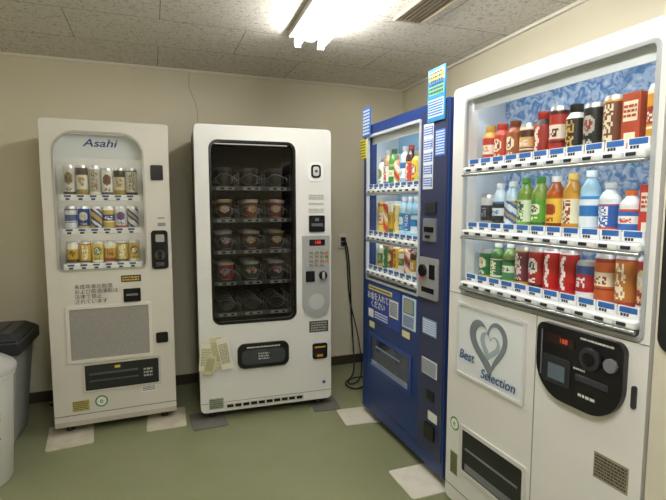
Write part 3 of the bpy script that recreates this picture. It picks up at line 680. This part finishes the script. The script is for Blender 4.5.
mat_under(m1, -.04, .20, -.16, .16, CM_, rz=4); mat_under(m1, .50, .73, -.13, .16, CM_, rz=-3)
mat_under(m2, -.06, .15, -.10, .14, GM, rz=6); mat_under(m2, .72, .90, -.08, .14, GM, rz=-4)
mat_under(m3, -.06, .17, -.17, .14, WM_, rz=-5); mat_under(m3, .70, .95, -.17, .12, WM_)

# ---------------------------------------------------------------- bins (left)
b1 = empty('waste_bin', (-1.735, 2.56, 0), 19)       # origin: right-front corner
GB = M('#9c9e9b', .5, noise=.05); GL = M('#2a2d31', .4)
bm = bmesh.new()
lo = [(-.40, .05), (-.05, .05), (-.05, .34), (-.40, .34)]; hi = [(-.45, 0), (0, 0), (0, .39), (-.45, .39)]
lv = [bm.verts.new((x, y, .001)) for x, y in lo]; hv = [bm.verts.new((x, y, .56)) for x, y in hi]
bm.faces.new(lv); bm.faces.new(hv)
for i in range(4): bm.faces.new([lv[i], lv[(i+1) % 4], hv[(i+1) % 4], hv[i]])
finish('bin_body', bm, GB, b1, .02)
boxes('bin_rim', b1, GL, [(-.475, .025, -.025, .415, .535, .61)], .012)
bm = bmesh.new()
a = [bm.verts.new((x, y, .611)) for x, y in ((-.47, -.02), (.02, -.02), (.02, .41), (-.47, .41))]
b = [bm.verts.new((x, y, .65)) for x, y in ((-.42, .03), (-.03, .03), (-.03, .36), (-.42, .36))]
bm.faces.new(a); bm.faces.new(b)
for i in range(4): bm.faces.new([a[i], a[(i+1) % 4], b[(i+1) % 4], b[i]])
finish('bin_lid', bm, GL, b1, .012)
boxes('lid_flap', b1, M('#3a3d42', .4), [(-.36, -.09, .08, .31, .6505, .657)], .003)

b2 = empty('white_bucket_bin', (-1.755, 2.23, 0), 0)
K = 1.07
prof = [(0, .001, 0), (.155, .001, 0), (.162, .012, 0), (.187, .49*K, 0), (.195, .495*K, 0), (.195, .51*K, 0), (.0, .51*K, 0)]
lathe('bucket_body', b2, prof, [M('#d8d6cf', .45, noise=.05)], n=40)
prof = [(.0, .511*K, 0), (.202, .511*K, 0), (.204, .53*K, 0), (.195, .545*K, 0), (.135, .585*K, 0), (.13, .60*K, 0), (.0, .605*K, 0)]
lathe('bucket_lid', b2, prof, [M('#b9bab6', .45)], n=40)
bm = bmesh.new()
for k in range(16):   # red printed label on the curved side
    a0 = R(-90+k*5); a1 = R(-90+k*5+(3.6 if k % 3 else 2))
    for j, (za, zb) in enumerate(((.40, .43), (.36, .372), (.33, .345), (.27, .315), (.24, .25))):
        if (k*3+j) % 4 == 0: continue
        ra, rb = .1622+.0480*za+.003, .1622+.0480*zb+.003
        vs = [bm.verts.new((r*math.cos(q), r*math.sin(q), z)) for r, q, z in ((ra, a0, za), (ra, a1, za), (rb, a1, zb), (rb, a0, zb))]
        bm.faces.new(vs)
finish('bucket_print', bm, M('#b8443c', .5), b2, recalc=False)

# ---------------------------------------------------------------- cables, outlet
nW = Vector((.3535, -.9354))
po = Vector((.075, 3.983))
o = empty('wall_outlet', (po.x+nW.x*.001, po.y+nW.y*.001, 1.05), 20.7)
boxes('outlet_plate', o, M('#e3dfd0', .4), [(-.035, .035, -.012, 0, -.06, .06)], .003)
boxes('plug', o, M('#1c1c1e', .4), [(-.018, .018, -.045, -.012, .005, .035), (-.018, .018, -.045, -.012, -.035, -.005)], .004)
c = empty('power_cable', (0, 0, 0))
cb = M('#17171a', .5)
q = po+nW*.06
tube('cable_1', [(q.x, q.y, 1.07), (q.x+.03, q.y-.03, 1.0), (q.x+.045, q.y-.04, .7), (q.x+.06, q.y-.05, .35), (q.x+.08, q.y-.15, .05), (q.x+.05, q.y-.3, .012), (q.x-.02, q.y-.42, .012), (q.x+.06, q.y-.55, .012), (q.x+.16, q.y-.45, .012), (q.x+.2, q.y-.3, .012)], .006, cb, c)
tube('cable_2', [(q.x, q.y, 1.03), (q.x+.02, q.y-.03, .95), (q.x+.03, q.y-.04, .6), (q.x+.11, q.y-.06, .3), (q.x+.14, q.y-.2, .05), (q.x+.1, q.y-.4, .012), (q.x+.0, q.y-.5, .03), (q.x+.05, q.y-.3, .025), (q.x+.22, q.y-.28, .012)], .005, cb, c)
c2 = empty('floor_cable', (0, 0, 0))
tube('cable_loop', [(-1.66, 3.05, .01), (-1.72, 3.02, .012), (-1.80, 3.05, .012), (-1.86, 3.10, .012), (-1.78, 3.16, .012), (-1.69, 3.10, .02), (-1.74, 3.04, .024), (-1.9, 3.12, .012)], .008, cb, c2)
# hairline crack in the plaster of the back wall
def wp(x, z): return (x+.0007, 3.955+.378*x-.001, z)
tube('wall_crack', [wp(-1.035, 2.30), wp(-1.05, 2.2), wp(-1.0, 2.1), wp(-.985, 1.99), wp(-.99, 1.85)], .0014, M('#8f8668', .8))

# ---------------------------------------------------------------- world, camera
w = bpy.data.worlds.new('world'); sc.world = w; w.use_nodes = True
w.node_tree.nodes['Background'].inputs[0].default_value = (.8, .8, .75, 1); w.node_tree.nodes['Background'].inputs[1].default_value = .3
cam = bpy.data.cameras.new('camera'); co = bpy.data.objects.new('camera', cam); col.objects.link(co)
co.location = (0, 0, 1.36); co.rotation_euler = (R(90-5.5), 0, 0); cam.sensor_width = 36; cam.lens = 36*480/666; cam.clip_start = .01
sc.camera = co
sc.view_settings.view_transform = 'Standard'
sc.view_settings.look = 'None'
